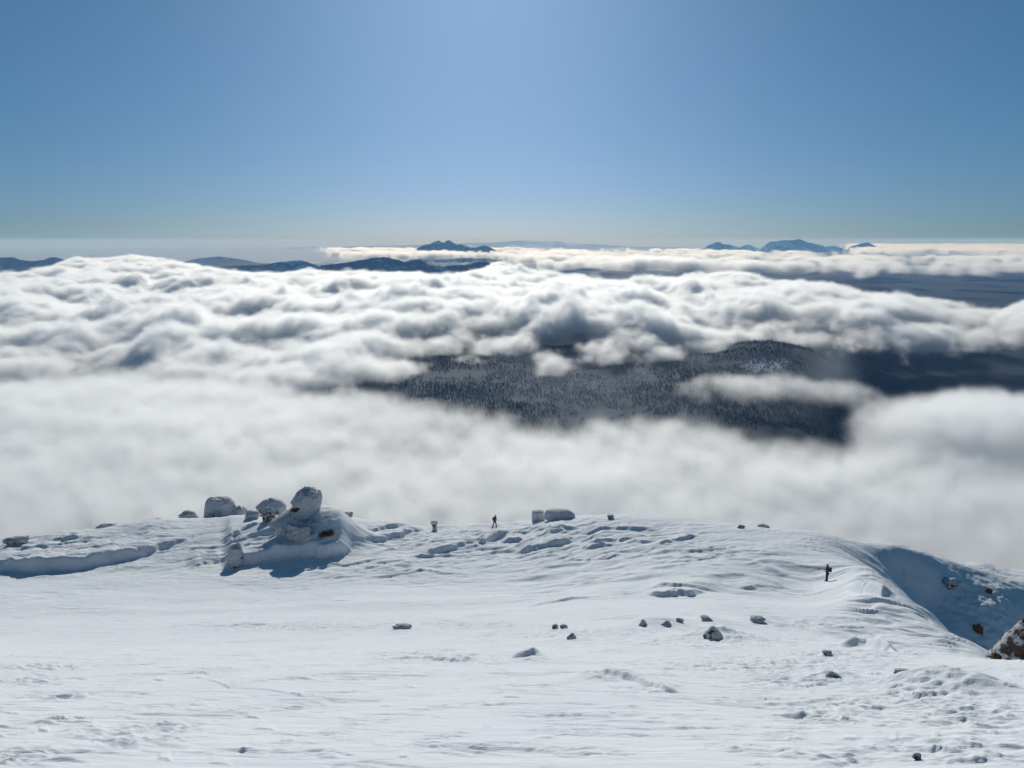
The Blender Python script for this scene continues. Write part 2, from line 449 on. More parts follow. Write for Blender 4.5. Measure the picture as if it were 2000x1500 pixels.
def cloud(name, bx, by, bz, res, top, base, ins, mat, layers, soft=40.0, zs=1.0, dnk=0.6, wisp=(45.0, 0.8)):
    """a bank of cloud: density on a grid, from its top, base and outline heights (arrays over x, y)
    layers = [(size m, amplitude m, detail, roughness)] of 3-D turbulence pushed onto the outline"""
    nx, ny, nz = res
    me = bpy.data.meshes.new(name)
    me.vertices.add(nx * ny)
    for an, arr in (("top", top), ("base", base), ("ins", ins)):
        at = me.attributes.new(an, 'FLOAT', 'POINT')
        at.data.foreach_set("value", np.ascontiguousarray(arr, np.float32).ravel())
    xs = np.linspace(bx[0], bx[1], nx); ys = np.linspace(by[0], by[1], ny)
    gx, gy = np.meshgrid(xs, ys)
    co = np.stack([gx, gy, np.full_like(gx, bz[0])], -1).astype(np.float32)
    me.vertices.foreach_set("co", co.ravel())
    o = bpy.data.objects.new(name, me); scene.collection.objects.link(o)
    me.materials.append(mat)
    T = NT(name)
    P = T.t.nodes.new("GeometryNodeInputPosition").outputs[0]
    sep = T.t.nodes.new("ShaderNodeSeparateXYZ"); T.t.links.new(P, sep.inputs[0])
    x, y, z = sep.outputs
    ix = T.m('ROUND', T.m('MULTIPLY_ADD', x, (nx - 1) / (bx[1] - bx[0]), -bx[0] * (nx - 1) / (bx[1] - bx[0])))
    iy = T.m('ROUND', T.m('MULTIPLY_ADD', y, (ny - 1) / (by[1] - by[0]), -by[0] * (ny - 1) / (by[1] - by[0])))
    idx = T.m('MULTIPLY_ADD', iy, float(nx), ix)
    f2i = T.t.nodes.new("FunctionNodeFloatToInt"); T.put(f2i.inputs[0], idx)
    def samp(an):
        na = T.t.nodes.new("GeometryNodeInputNamedAttribute"); na.data_type = 'FLOAT'
        na.inputs[0].default_value = an
        si = T.t.nodes.new("GeometryNodeSampleIndex"); si.data_type = 'FLOAT'; si.domain = 'POINT'; si.clamp = True
        T.t.links.new(T.gi.outputs[0], si.inputs[0])
        T.t.links.new(na.outputs[0], si.inputs[1]); T.t.links.new(f2i.outputs[0], si.inputs[2])
        return si.outputs[0]
    t, b, s_in = samp("top"), samp("base"), samp("ins")
    q = T.v('MULTIPLY', P, (1.0, 1.0, zs))
    nsum = None
    for (size, amp, det, rough) in layers:
        n = T.t.nodes.new("ShaderNodeTexNoise"); n.noise_dimensions = '3D'; n.normalize = True
        T.t.links.new(q, n.inputs["Vector"])
        n.inputs["Scale"].default_value = 1.0 / size
        n.inputs["Detail"].default_value = det; n.inputs["Roughness"].default_value = rough
        w = T.m('MULTIPLY_ADD', n.outputs[0], 2.0 * amp, -amp)
        nsum = w if nsum is None else T.m('ADD', nsum, w)
    up = T.m('SUBTRACT', t, z)
    dn = T.m('MULTIPLY', T.m('SUBTRACT', z, b), dnk)
    s = T.m('SMOOTH_MIN', T.m('SMOOTH_MIN', up, dn, 25.0), s_in, 25.0)
    s = T.m('ADD', s, nsum)
    d = T.m('DIVIDE', s, soft, clamp=True)
    d = T.m('POWER', d, 1.4)
    n = T.t.nodes.new("ShaderNodeTexNoise"); n.noise_dimensions = '3D'; n.normalize = True
    T.t.links.new(P, n.inputs["Vector"]); n.inputs["Scale"].default_value = 1.0 / wisp[0]
    n.inputs["Detail"].default_value = 4; n.inputs["Roughness"].default_value = 0.65; n.inputs["Distortion"].default_value = 0.6
    w = T.m('MULTIPLY_ADD', n.outputs[0], 2 * 3.2 * wisp[1], 1.0 - 3.2 * wisp[1])
    w = T.m('MINIMUM', T.m('MAXIMUM', w, 0.12), 2.2)
    d = T.m('MULTIPLY', d, w)
    vc = T.t.nodes.new("GeometryNodeVolumeCube")
    T.put(vc.inputs["Density"], d)
    vc.inputs["Min"].default_value = (bx[0], by[0], bz[0]); vc.inputs["Max"].default_value = (bx[1], by[1], bz[1])
    vc.inputs["Resolution X"].default_value = nx; vc.inputs["Resolution Y"].default_value = ny; vc.inputs["Resolution Z"].default_value = nz
    sm = T.t.nodes.new("GeometryNodeSetMaterial"); sm.inputs["Material"].default_value = mat
    T.t.links.new(vc.outputs[0], sm.inputs[0]); T.t.links.new(sm.outputs[0], T.go.inputs[0])
    md = o.modifiers.new("density", 'NODES'); md.node_group = T.t
    tag(o, kind='stuff')
    return o, gx, gy

def gridxy(bx, by, nx, ny):
    return np.meshgrid(np.linspace(bx[0], bx[1], nx), np.linspace(by[0], by[1], ny))


# ------------------------------------------------------------------ cloud banks
def interp(px, tab):
    a = np.array(tab, float); return np.interp(px, a[:, 0], a[:, 1])

CM = cloud_material("cloud_white", 0.042)
FM = cloud_material("fog_white", 0.021)
HM = cloud_material("far_cloud_white", 0.016)

def pix(gx, gy, z):
    return proj(gx, gy, np.full_like(gx, z))

# low fog bank that fills the valley right behind the ridge
bx, by, bz, res = (-2100, 2100), (560, 2900), (-540, -318), (450, 250, 28)
gx, gy = gridxy(bx, by, res[0], res[1])
qx, qy = pix(gx, gy, -400.0)
edge = interp(qx, [(-300, 722), (0, 722), (250, 716), (450, 728), (600, 742), (700, 756), (780, 772), (900, 790), (1000, 806), (1100, 818), (1200, 806), (1300, 800), (1400, 812), (1500, 838), (1600, 850), (1700, 856), (1740, 850), (1800, 770), (1880, 748), (1950, 752), (2050, 780), (2300, 800)])
top = -400 + 8 * fbm(gx / 520, gy / 520, 4, 3) + (4 + 12 * sstep(1400, 2000, gy)) * billow(gx / 380, gy / 380, 3, 8)
top = top - 24 * sstep(1500, 700, gy)
ins = (qy - edge) * 3.2
def puff(cx, cy, Y, rx, ry, zc, rz):
    """one cloudlet: centre pixel, distance, radii in m"""
    a, b = ray(cx, cy); X0 = a * Y
    return 1 - ((gx - X0) / rx) ** 2 - ((gy - Y) / ry) ** 2
p1 = np.maximum.reduce([puff(1420, 750, 2150, 150, 170, 0, 0), puff(1540, 765, 2130, 170, 130, 0, 0), puff(1640, 785, 2060, 130, 120, 0, 0)])
p2 = np.maximum(puff(1860, 800, 1800, 240, 220, 0, 0), puff(2010, 800, 1850, 250, 260, 0, 0))
top = np.where(p1 > 0, np.maximum(top, -415 + 62 * np.sqrt(np.clip(p1, 0, 1))), top)
top = np.where(p2 > 0, np.maximum(top, -405 + 50 * np.sqrt(np.clip(p2, 0, 1))), top)
ins = np.maximum(ins, np.maximum(p1 * 60, p2 * 70))
base = np.where((p1 > 0) & (qy < edge), -418, -700.0)
o, _, _ = cloud("fog_bank", bx, by, bz, res, top, base, ins, FM, [(230, 16, 2, 0.5), (85, 26, 3, 0.62), (36, 16, 3, 0.7)], soft=40)

# the wall of cumulus behind the forest valley; two grids share the same shape
BACK = [(-400, 12000), (0, 12500), (150, 14500), (260, 15500), (400, 11500), (520, 9200), (600, 8700), (750, 9000), (850, 9800), (950, 9500), (1050, 8000), (1200, 7400), (1300, 7600), (1420, 8600), (1500, 7300), (1600, 6300), (1700, 5600), (1800, 5000), (1900, 4700), (2000, 5200), (2400, 6000)]
FRONT = [(-400, 724), (0, 722), (230, 724), (300, 742), (450, 752), (580, 756), (640, 758), (700, 762), (760, 750), (830, 728), (900, 708), (1000, 694), (1100, 712), (1180, 716), (1260, 706), (1350, 690), (1450, 676), (1600, 676), (1700, 684), (1800, 680), (1900, 674), (2000, 684), (2400, 690)]
SIL = [(-300, 525), (0, 532), (60, 529), (100, 519), (125, 509), (150, 502), (210, 502), (260, 497), (320, 505), (370, 512), (400, 521), (430, 526), (500, 531), (560, 528), (600, 522), (640, 530), (700, 533), (780, 530), (830, 535), (870, 541), (920, 530), (960, 516), (1000, 503), (1050, 520), (1100, 535), (1180, 541), (1260, 543), (1330, 540), (1400, 532), (1430, 527), (1470, 540), (1550, 548), (1650, 556), (1750, 572), (1820, 584), (1880, 590), (1930, 600), (1960, 598), (2000, 584), (2300, 580)]
def bank(gx, gy):
    qx, qy = pix(gx, gy, -440.0)
    f = interp(qx, FRONT); b = interp(qx, BACK)
    yf = 440 / np.maximum(-ray(1000, f)[1], 0.01)
    big = fbm(gx / 1500 + 2, gy / 1700, 2, 5)
    wx = gx + 160 * fbm(gx / 500, gy / 500, 2, 71); wy = gy + 160 * fbm(gx / 500 + 9, gy / 500, 2, 73)
    bil = billow(wx / 860 + 3.3, wy / 900, 2, 9, 0.5)
    sm = billow(wx / 250 + 1.7, wy / 290, 3, 19, 0.55)
    right = sstep(1150, 1450, qx)
    top = -352 + 40 * right + 64 * big + 90 * bil + 30 * sm
    top += 150 * sstep(8500, 13500, gy) * sstep(700, 300, qx)
    wr_ = 1900 - 1150 * sstep(560, 1250, qx)
    top = -432 + (top + 432) * (0.12 + 0.88 * sstep(0, 1, (gy - yf) / wr_))
    cap = ray(1000, interp(qx, SIL) + 2)[1] * gy - 14
    top = np.minimum(top, cap) - 0.15 * np.maximum(top - cap, 0)
    k = 0.22
    ins = np.minimum((gy - yf) * k, (b - gy) * 0.12) + 34 * fbm(gx / 420, gy / 420, 3, 33)
    base = -458 + 46 * np.abs(perlin(gx / 600, gy / 600, 37)) + sstep(3500, 5000, gy) * 20
    base = base - 130 * sstep(760, 560, qx)
    return top, base, ins
bx, by, bz, res = (-4600, 4600), (2400, 6500), (-480, -100), (740, 330, 42)
gx, gy = gridxy(bx, by, res[0], res[1])
TB = [(400, 108, 2, 0.5), (150, 66, 3, 0.62), (56, 42, 4, 0.75)]
t_, b_, i_ = bank(gx, gy)
cloud("cloud_bank", bx, by, bz, res, t_, b_, i_, CM, TB, soft=50)
bx, by, bz, res = (-11500, 9500), (6500, 16500), (-480, -90), (460, 280, 28)
gx, gy = gridxy(bx, by, res[0], res[1])
t_, b_, i_ = bank(gx, gy)
cloud("cloud_bank", bx, by, bz, res, t_, b_, i_, CM, TB, soft=50)

# thin ground mist drifting over the forest
bx, by, bz, res = (-2300, 3200), (1600, 4600), (-640, -385), (170, 110, 22)
gx, gy = gridxy(bx, by, res[0], res[1])
t_ = -412 + 16 * fbm(gx / 500, gy / 500, 3, 51)
i_ = 60 * fbm(gx / 520, gy / 420, 4, 53) + 22 - 80 * sstep(0.38, 0.5, gx / gy)
i_ = np.minimum(i_, np.minimum(gy - 1700, 4500 - gy))
cloud("forest_mist", bx, by, bz, res, t_, t_ * 0 - 640, i_, cloud_material("mist_white", 0.0010, color=(0.80, 0.90, 1.0)), [(160, 30, 3, 0.6)], soft=60, dnk=1.0, wisp=(120.0, 0.5))

# scattered cloud over the far valleys, out to the horizon
bx, by, bz, res = (-30000, 44000), (9000, 66000), (-470, -170), (820, 520, 16)
gx, gy = gridxy(bx, by, res[0], res[1])
qx, qy = pix(gx, gy, -350.0)
n = billow(gx / 1300, gy / 2400, 4, 41, 0.6) + 0.8 * fbm(gx / 5000, gy / 8000, 3, 43)
cov = -90.0 + 0 * gx
def band(x0, x1, y0, y1, v, s=14, sy=3):
    global cov
    w = sstep(x0 - s, x0 + s, qx) * (1 - sstep(x1 - s, x1 + s, qx)) * sstep(y0 - sy, y0 + sy, qy) * (1 - sstep(y1 - sy, y1 + sy, qy))
    cov = np.maximum(cov, -90 + (v + 90) * w)
band(600, 1180, 486, 502, 44, 130, 3)
band(980, 1420, 488, 520, 45, 60, 3)
band(1150, 2400, 491, 524, 42, 40, 3)
band(1650, 2400, 472, 534, 46, 50, 3)
band(1450, 1730, 548, 563, 30, 30, 4)
band(1850, 1960, 546, 556, 25, 20, 3)
band(1250, 1640, 496, 523, 50, 20, 3)
n = (n - 0.42) * 1.9
cov = cov - 62 - 60 * np.exp(-((qx - 1850) / 130) ** 2 - ((qy - 497) / 5) ** 2)
ins = cov + 62 * n
top = -345 + 95 * n + 50 * sstep(20000, 60000, gy)
base = -425 + 0 * gx
cloud("far_clouds", bx, by, bz, res, top, base, ins, HM, [(900, 80, 5, 0.66)], soft=40, wisp=(400, 0.6))

# ------------------------------------------------------------------ valley floor out to the horizon
def land_material():
    m, N, L = newmat("forest_and_snow")
    b = N["Principled BSDF"]; b.inputs["Roughness"].default_value = 0.9; b.inputs["Specular IOR Level"].default_value = 0.1
    tc = N.new("ShaderNodeTexCoord")
    def noise(sc, det, ro=0.6):
        n = N.new("ShaderNodeTexNoise"); n.inputs["Scale"].default_value = sc; n.inputs["Detail"].default_value = det; n.inputs["Roughness"].default_value = ro
        L.new(tc.outputs["Object"], n.inputs["Vector"]); return n
    n1 = noise(1 / 900, 8, 0.62); n2 = noise(1 / 30, 5, 0.7)
    mix = N.new("ShaderNodeMix"); mix.data_type = 'FLOAT'; mix.inputs[0].default_value = 0.25
    L.new(n1.outputs[0], mix.inputs[2]); L.new(n2.outputs[0], mix.inputs[3])
    at = N.new("ShaderNodeAttribute"); at.attribute_name = "open"
    ad = N.new("ShaderNodeMath"); ad.operation = 'ADD'; L.new(mix.outputs[0], ad.inputs[0]); L.new(at.outputs["Fac"], ad.inputs[1])
    cr = N.new("ShaderNodeValToRGB")
    e = cr.color_ramp.elements
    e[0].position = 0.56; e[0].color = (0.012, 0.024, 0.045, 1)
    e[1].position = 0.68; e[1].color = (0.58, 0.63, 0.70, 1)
    L.new(ad.outputs[0], cr.inputs[0]); L.new(cr.outputs[0], b.inputs["Base Color"])
    return m
LAND = land_material()
def land_h(X, Y):
    qx, qy = proj(X, Y, np.full_like(X, -445.0))
    z = -650 + 60 * fbm(X / 3500, Y / 3500, 4, 101) + 18 * fbm(X / 500, Y / 500, 4, 103)
    hill = sstep(380, 640, qx) * (1 - sstep(1560, 1760, qx)) * sstep(1200, 1900, Y) * (1 - sstep(3600, 4600, Y))
    z = z * (1 - hill) + hill * (-456 + 22 * fbm(X / 420, Y / 420, 4, 105) - 26 * np.exp(-((qx - 1080) / 120) ** 2))
    z += 16 * np.exp(-((X / Y + 0.07) / 0.05) ** 2 - ((Y - 2050) / 300) ** 2)
    z += 40 * np.exp(-((X / Y - 0.315) / 0.05) ** 2 - ((Y - 3250) / 330) ** 2)
    z = z - 60 * sstep(9000, 20000, Y)
    return z
lv = np.exp(np.linspace(math.log(260), math.log(110000), 620)); lu = np.linspace(-1.15, 1.15, 460)
LU, LY = np.meshgrid(lu, lv); LX = LU * LY
LZ = land_h(LX, LY)
land = grid_mesh("ground", LX, LY, LZ, LAND); tag(land, kind='structure')
qx, qy = proj(LX, LY, LZ)
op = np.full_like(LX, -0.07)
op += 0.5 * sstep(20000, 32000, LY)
op += 0.16 * np.exp(-((qx - 1480) / 260) ** 2 - ((qy - 530) / 14) ** 2)
op += 0.22 * np.exp(-((qx - 1500) / 60) ** 2 - ((qy - 712) / 18) ** 2)
op += 0.10 * np.exp(-((qx - 900) / 140) ** 2 - ((qy - 775) / 25) ** 2)
op += 0.14 * np.exp(-((qx - 1450) / 60) ** 2 - ((qy - 822) / 12) ** 2)
at = land.data.attributes.new("open", 'FLOAT', 'POINT'); at.data.foreach_set("value", op.astype(np.float32).ravel())

# ------------------------------------------------------------------ mountains standing out of the cloud
def mountain_material(name, rock, snow_amt, size):
    m, N, L = newmat(name)
    b = N["Principled BSDF"]; b.inputs["Roughness"].default_value = 0.9; b.inputs["Specular IOR Level"].default_value = 0.1
    tc = N.new("ShaderNodeTexCoord")
    mp = N.new("ShaderNodeMapping"); mp.inputs["Scale"].default_value = (1, 0.5, 3); mp.inputs["Rotation"].default_value = (0, R(20), 0)
    L.new(tc.outputs["Object"], mp.inputs[0])
    n = N.new("ShaderNodeTexNoise"); n.inputs["Scale"].default_value = 1 / size; n.inputs["Detail"].default_value = 8; n.inputs["Roughness"].default_value = 0.65
    L.new(mp.outputs[0], n.inputs["Vector"])
    cr = N.new("ShaderNodeValToRGB"); e = cr.color_ramp.elements
    e[0].position = 0.60 - snow_amt; e[0].color = (*rock, 1); e[1].position = 0.66 - snow_amt; e[1].color = (0.7, 0.72, 0.76, 1)
    L.new(n.outputs[0], cr.inputs[0]); L.new(cr.outputs[0], b.inputs["Base Color"])
    return m
DARK = (0.025, 0.032, 0.042)
MM_forest = mountain_material("wooded_mountain", DARK, 0.03, 900)
MM_rock = mountain_material("craggy_mountain", DARK, 0.08, 1500)
MM_snow = mountain_material("snowy_mountain", (0.06, 0.08, 0.11), 0.17, 2200)
MM_far = mountain_material("far_range", (0.08, 0.09, 0.11), 0.08, 5000)
def mountain(name, outline, Y, depth, mat, seed, rough=0.25, base=-700.0, n=160):
    a = np.array(outline, float)
    x0, x1 = a[0, 0] - 12, a[-1, 0] + 12
    px = np.linspace(x0, x1, n); d = np.linspace(-1, 1, 41)
    PXg, D = np.meshgrid(px, d)
    py = np.interp(PXg, a[:, 0], a[:, 1], left=a[0, 1] + 14, right=a[-1, 1] + 14)
    uu, tt = ray(PXg, py)
    Yg = Y + D * depth
    X = uu * Y + 0.06 * depth * fbm(uu * Y / depth * 2, D * 2, 3, seed + 5)
    H = tt * Y - base
    ridge = 1 - np.abs(D) ** 0.9
    rid = 1 - 2 * np.abs(perlin(X / depth * 3.0, D * 2.2, seed)); rid2 = 1 - 2 * np.abs(perlin(X / depth * 7, D * 5, seed + 3))
    h = H * (ridge + rough * (rid * 0.6 + rid2 * 0.4 - 1.0) * np.abs(D) ** 0.6 * (1 - np.abs(D)) * 1.6)
    h = h * np.clip((PXg - x0) / 12, 0, 1) ** 0.5 * np.clip((x1 - PXg) / 12, 0, 1) ** 0.5
    h = h + H * 0.034 * fbm(X / depth * 11, D * 6, 4, seed + 7) * (1 - np.abs(D))
    o = grid_mesh(name, X, Yg, base + h, mat); tag(o, kind='structure'); return o
mountain("mountain", [(808, 490), (820, 482), (832, 477), (842, 476), (848, 472), (857, 470), (866, 474), (872, 471), (878, 469), (885, 473), (892, 478), (900, 477), (910, 481), (925, 484), (935, 482), (945, 479), (952, 480), (960, 484), (972, 490)], 26000, 1900, MM_rock, 1, 0.5)
mountain("mountain", [(628, 518), (660, 515), (700, 509), (725, 504), (748, 502), (775, 507), (790, 512), (806, 507), (820, 507), (835, 516), (870, 519), (910, 517), (935, 511), (948, 510), (962, 518), (990, 524)], 12500, 1100, MM_forest, 2, 0.35)
mountain("mountain", [(366, 510), (385, 505), (425, 501), (455, 504), (480, 508), (512, 516)], 24000, 1500, MM_forest, 3)
mountain("mountain", [(415, 524), (440, 520), (480, 517), (510, 517), (545, 512), (570, 508), (590, 508), (604, 514), (625, 521)], 14500, 1100, MM_forest, 4)
mountain("mountain", [(-260, 516), (-160, 505), (-60, 508), (0, 503), (25, 502), (40, 507), (62, 510), (85, 508), (97, 503), (110, 502), (122, 506), (150, 512)], 17000, 1300, MM_rock, 5, 0.3)
mountain("mountain", [(1372, 487), (1385, 479), (1397, 474), (1405, 472), (1412, 477), (1425, 478), (1438, 481), (1450, 486)], 36000, 2000, MM_snow, 6, 0.5)
mountain("mountain", [(1440, 486), (1452, 480), (1462, 477), (1476, 483), (1490, 487)], 42000, 1800, MM_snow, 7, 0.5)
mountain("mountain", [(1478, 488), (1492, 478), (1504, 472), (1516, 470), (1540, 469), (1552, 469), (1561, 466), (1572, 471), (1590, 476), (1604, 478), (1615, 484)], 36000, 2300, MM_snow, 8, 0.5)
mountain("mountain", [(1600, 486), (1618, 480), (1630, 480), (1645, 485)], 40000, 1600, MM_snow, 9, 0.5)
mountain("mountain", [(1660, 482), (1676, 477), (1693, 473), (1705, 478), (1718, 485)], 37000, 1700, MM_forest, 10, 0.4)
mountain("far_range", [(300, 492), (420, 487), (520, 486), (620, 483), (720, 480), (800, 479), (860, 476), (930, 474), (960, 474), (1000, 471), (1028, 469), (1060, 471), (1085, 471), (1110, 475), (1160, 477), (1220, 481), (1300, 483), (1400, 484)], 80000, 5000, MM_far, 11, 0.3, n=300)

# ------------------------------------------------------------------ haze
bpy_haze = bpy.data.meshes.new("haze")
def box_mesh(me, x0, x1, y0, y1, z0, z1):
    v = [(x, y, z) for x in (x0, x1) for y in (y0, y1) for z in (z0, z1)]
    f = [(0, 1, 3, 2), (4, 6, 7, 5), (0, 4, 5, 1), (2, 3, 7, 6), (0, 2, 6, 4), (1, 5, 7, 3)]
    me.from_pydata(v, [], f); me.update()
box_mesh(bpy_haze, -128000, 128000, -400, 111000, -960, 140)
haze = bpy.data.objects.new("haze", bpy_haze); scene.collection.objects.link(haze); tag(haze, kind='stuff')
m, N, L = newmat("haze_air")
for n in list(N): N.remove(n)
out = N.new("ShaderNodeOutputMaterial"); pv = N.new("ShaderNodeVolumePrincipled")
pv.inputs["Color"].default_value = (0.25, 0.54, 1.0, 1); pv.inputs["Density"].default_value = 2.7e-5
pv.inputs["Absorption Color"].default_value = (1, 1, 1, 1)
pv.inputs["Density Attribute"].default_value = ""; pv.inputs["Anisotropy"].default_value = 0.1
L.new(pv.outputs[0], out.inputs["Volume"]); bpy_haze.materials.append(m)

# ------------------------------------------------------------------ rocks crusted with rime
import bmesh
from mathutils import Vector, noise as mnoise
from mathutils.bvhtree import BVHTree

def rock_material(name, rock=(0.13, 0.095, 0.075), cover=0.75, scale=1.0, rime=0.74):
    m, N, L = newmat(name)
    b = N["Principled BSDF"]; b.inputs["Roughness"].default_value = 0.8; b.inputs["Specular IOR Level"].default_value = 0.2
    tc = N.new("ShaderNodeTexCoord"); geo = N.new("ShaderNodeNewGeometry")
    n = N.new("ShaderNodeTexNoise"); n.inputs["Scale"].default_value = 1.6 * scale; n.inputs["Detail"].default_value = 7; n.inputs["Roughness"].default_value = 0.62
    L.new(tc.outputs["Object"], n.inputs["Vector"])
    sp = N.new("ShaderNodeSeparateXYZ"); L.new(geo.outputs["Normal"], sp.inputs[0])
    ma = N.new("ShaderNodeMath"); ma.operation = 'MULTIPLY_ADD'; L.new(sp.outputs[2], ma.inputs[0]); ma.inputs[1].default_value = 0.16; L.new(n.outputs[0], ma.inputs[2])
    cr = N.new("ShaderNodeValToRGB"); e = cr.color_ramp.elements
    p = 0.74 - 0.46 * cover
    e[0].position = p; e[0].color = (0, 0, 0, 1); e[1].position = p + 0.05; e[1].color = (1, 1, 1, 1)
    L.new(ma.outputs[0], cr.inputs[0])
    n2 = N.new("ShaderNodeTexNoise"); n2.inputs["Scale"].default_value = 7 * scale; n2.inputs["Detail"].default_value = 6
    L.new(tc.outputs["Object"], n2.inputs["Vector"])
    rk = N.new("ShaderNodeValToRGB"); e = rk.color_ramp.elements
    e[0].position = 0.3; e[0].color = (rock[0] * 0.4, rock[1] * 0.4, rock[2] * 0.4, 1); e[1].position = 0.7; e[1].color = (rock[0] * 1.5, rock[1] * 1.45, rock[2] * 1.4, 1)
    L.new(n2.outputs[0], rk.inputs[0])
    mx = N.new("ShaderNodeMix"); mx.data_type = 'RGBA'; L.new(cr.outputs[0], mx.inputs[0]); L.new(rk.outputs[0], mx.inputs[6])
    mx.inputs[7].default_value = (rime * 0.96, rime * 0.98, rime * 1.02, 1); L.new(mx.outputs[2], b.inputs["Base Color"])
    bp = N.new("ShaderNodeBump"); bp.inputs["Strength"].default_value = 0.9; bp.inputs["Distance"].default_value = 0.16 / scale
    b2 = N.new("ShaderNodeBump"); b2.inputs["Strength"].default_value = 1.0; b2.inputs["Distance"].default_value = 0.5 / scale
    L.new(n.outputs[0], b2.inputs["Height"]); L.new(b2.outputs[0], bp.inputs["Normal"])
    L.new(n2.outputs[0], bp.inputs["Height"]); L.new(bp.outputs[0], b.inputs["Normal"])
    return m
RIME = rock_material("rime_crust", cover=1.0, scale=0.8)
RIME_SPOT = rock_material("spotted_rime", cover=0.78, scale=0.9)
MIXED = rock_material("half_bare_rock", cover=0.50, scale=2.2)
BARE = rock_material("bare_brown_rock", rock=(0.17, 0.095, 0.065), cover=0.12, scale=1.6)
CRAG = rock_material("crag_rock", rock=(0.12, 0.085, 0.07), cover=0.42, scale=1.6)

def rock_mesh(name, w, d, h, seed, mat, prof=None, sub=4, amp=0.34, freq=1.15, sharp=0.12, parent=None, drift=0.0):
    """boulder w x d x h standing on z = 0; prof = [(height 0..1, width factor, x shift, y shift)]"""
    bm = bmesh.new(); bmesh.ops.create_icosphere(bm, subdivisions=sub, radius=1.0)
    s = Vector((seed * 7.13, seed * 3.7, seed * 1.9))
    for v in bm.verts:
        p = v.co.copy()
        p = Vector([math.copysign(abs(c) ** 0.8, c) for c in p])
        f = mnoise.fractal(p * freq + s, 0.55, 2.1, 7)
        if sharp:
            c = mnoise.voronoi(p * freq * 1.3 + s)[0]; f += sharp * (c[1] - c[0] - 0.3)
        p *= 1 + amp * f
        z = (p.z + 1) / 2
        k, ox, oy = 1.0, 0.0, 0.0
        if prof:
            zz = [a[0] for a in prof]
            k = float(np.interp(z, zz, [a[1] for a in prof])); ox = float(np.interp(z, zz, [a[2] for a in prof]))
            oy = float(np.interp(z, zz, [a[3] if len(a) > 3 else 0 for a in prof]))
            r = math.hypot(p.x, p.y) + 1e-6
            rr = min(1.0, r * 1.6) ** 0.5 if 0.04 < z < 0.96 else min(1.0, r)
            p.x *= rr / max(r, 0.25); p.y *= rr / max(r, 0.25)
        v.co = Vector(((p.x * k + ox) * w / 2, (p.y * k + oy) * d / 2, (z * 1.12 - 0.12) * h))
    me = bpy.data.meshes.new(name); bm.to_mesh(me); bm.free()
    for f in me.polygons: f.use_smooth = True
    me.materials.append(mat)
    o = bpy.data.objects.new(name, me); scene.collection.objects.link(o)
    if parent: o.parent = parent
    return o

ROCKS = {}
def ground_at(px, py, lo, hi):
    a_, b_ = ray(px, py); ys = np.linspace(lo, hi, 400)
    e = [abs(surf(a_ * y, y) - b_ * y) for y in ys]; y = float(ys[int(np.argmin(e))])
    return Vector((a_ * y, y, surf(a_ * y, y)))
def rock(label, px, pyb, wpx, hpx, mat, seed, Y=None, dr=0.8, cat="boulder", name="boulder", sink=0.22, key=None, Yr=None, **kw):
    if Yr: g_ = ground_at(px, pyb, *Yr); Y = g_.y
    if Y: u_ = ray(px, pyb)[0]; X0, Y0 = u_ * Y, Y
    else: X0, Y0, _ = hit(px, pyb)
    z0 = surf(X0, Y0)
    # settle on the finished surface along the same line of sight
    a_, b_ = ray(px, pyb)
    if not Y:
        best = None
        for yy in np.linspace(Y0 * 0.93, Y0 * 1.07, 60):
            e = abs(surf(a_ * yy, yy) - b_ * yy)
            if best is None or e < best[0] - 1e-4: best = (e, yy)
        Y0 = best[1]; X0 = a_ * Y0; z0 = surf(X0, Y0)
    dep = Y0 * math.cos(PITCH) - z0 * math.sin(PITCH)
    w = wpx * dep / F_PX; h = hpx * dep / F_PX * 1.04
    o = rock_mesh(name, w, w * dr, h / (1 - sink * 0.3), seed, mat, **kw)
    o.location = (X0, Y0 + w * dr * 0.25, z0 - sink * h * 0.5)
    o.rotation_euler = (0, 0, -math.atan2(X0, Y0))
    tag(o, label, cat)
    if key: ROCKS[key] = o
    return o

TOWER = [(0, 1.6, -0.95), (0.15, 1.5, -0.8), (0.32, 1.2, -0.5), (0.46, 0.92, -0.14), (0.56, 0.88, -0.04), (0.64, 0.98, -0.08), (0.76, 0.90, 0.04), (0.9, 0.76, 0.10), (1, 0.6, 0.10)]
rock("tall snow crusted rock tower with bulging head and brown patch, highest rock of the ridge", 599, 1022, 62, 58, RIME, 3, key="tower", name="rock_tower", cat="rock tower", prof=TOWER, amp=0.26, freq=1.7, sharp=0.2, sub=5, dr=0.9)
rock("big rounded rime crusted boulder at the left end of the row of crest rocks", 430, 1016, 66, 44, RIME_SPOT, 5, prof=[(0, 1.05, 0), (0.4, 1.02, -0.02), (0.8, 0.8, -0.12), (1, 0.55, -0.2)], amp=0.16, sub=5)
rock("small round frosted boulder standing alone just left of the big crest boulder", 366, 1018, 29, 17, RIME_SPOT, 8)
rock("low frosted boulder leaning against the right side of the big left crest boulder", 463, 1015, 38, 22, RIME_SPOT, 11, prof=[(0, 1.1, -0.1), (0.6, 0.9, 0.1), (1, 0.6, 0.2)])
rock("small flat frosted stone between two crest boulders and the rock with overhang", 492, 1012, 26, 13, RIME, 14)
rock("frosted boulder with pointed left overhang, just left of the rock tower", 528, 1006, 58, 30, RIME_SPOT, 17, prof=[(0, 0.7, 0.3), (0.4, 0.95, 0.0), (0.6, 1.0, -0.05), (1, 0.45, 0.0)], amp=0.2)
rock("reddish half bare rock wedged at the left foot of the rock tower", 524, 1018, 24, 26, MIXED, 19, amp=0.25)
rock("small bare red brown rock breaking out of the snow headland below the rock tower", 632, 1055, 17, 8, BARE, 23, Yr=(96, 110), cat="rock", name="rock", amp=0.9, freq=2, sharp=0.4)
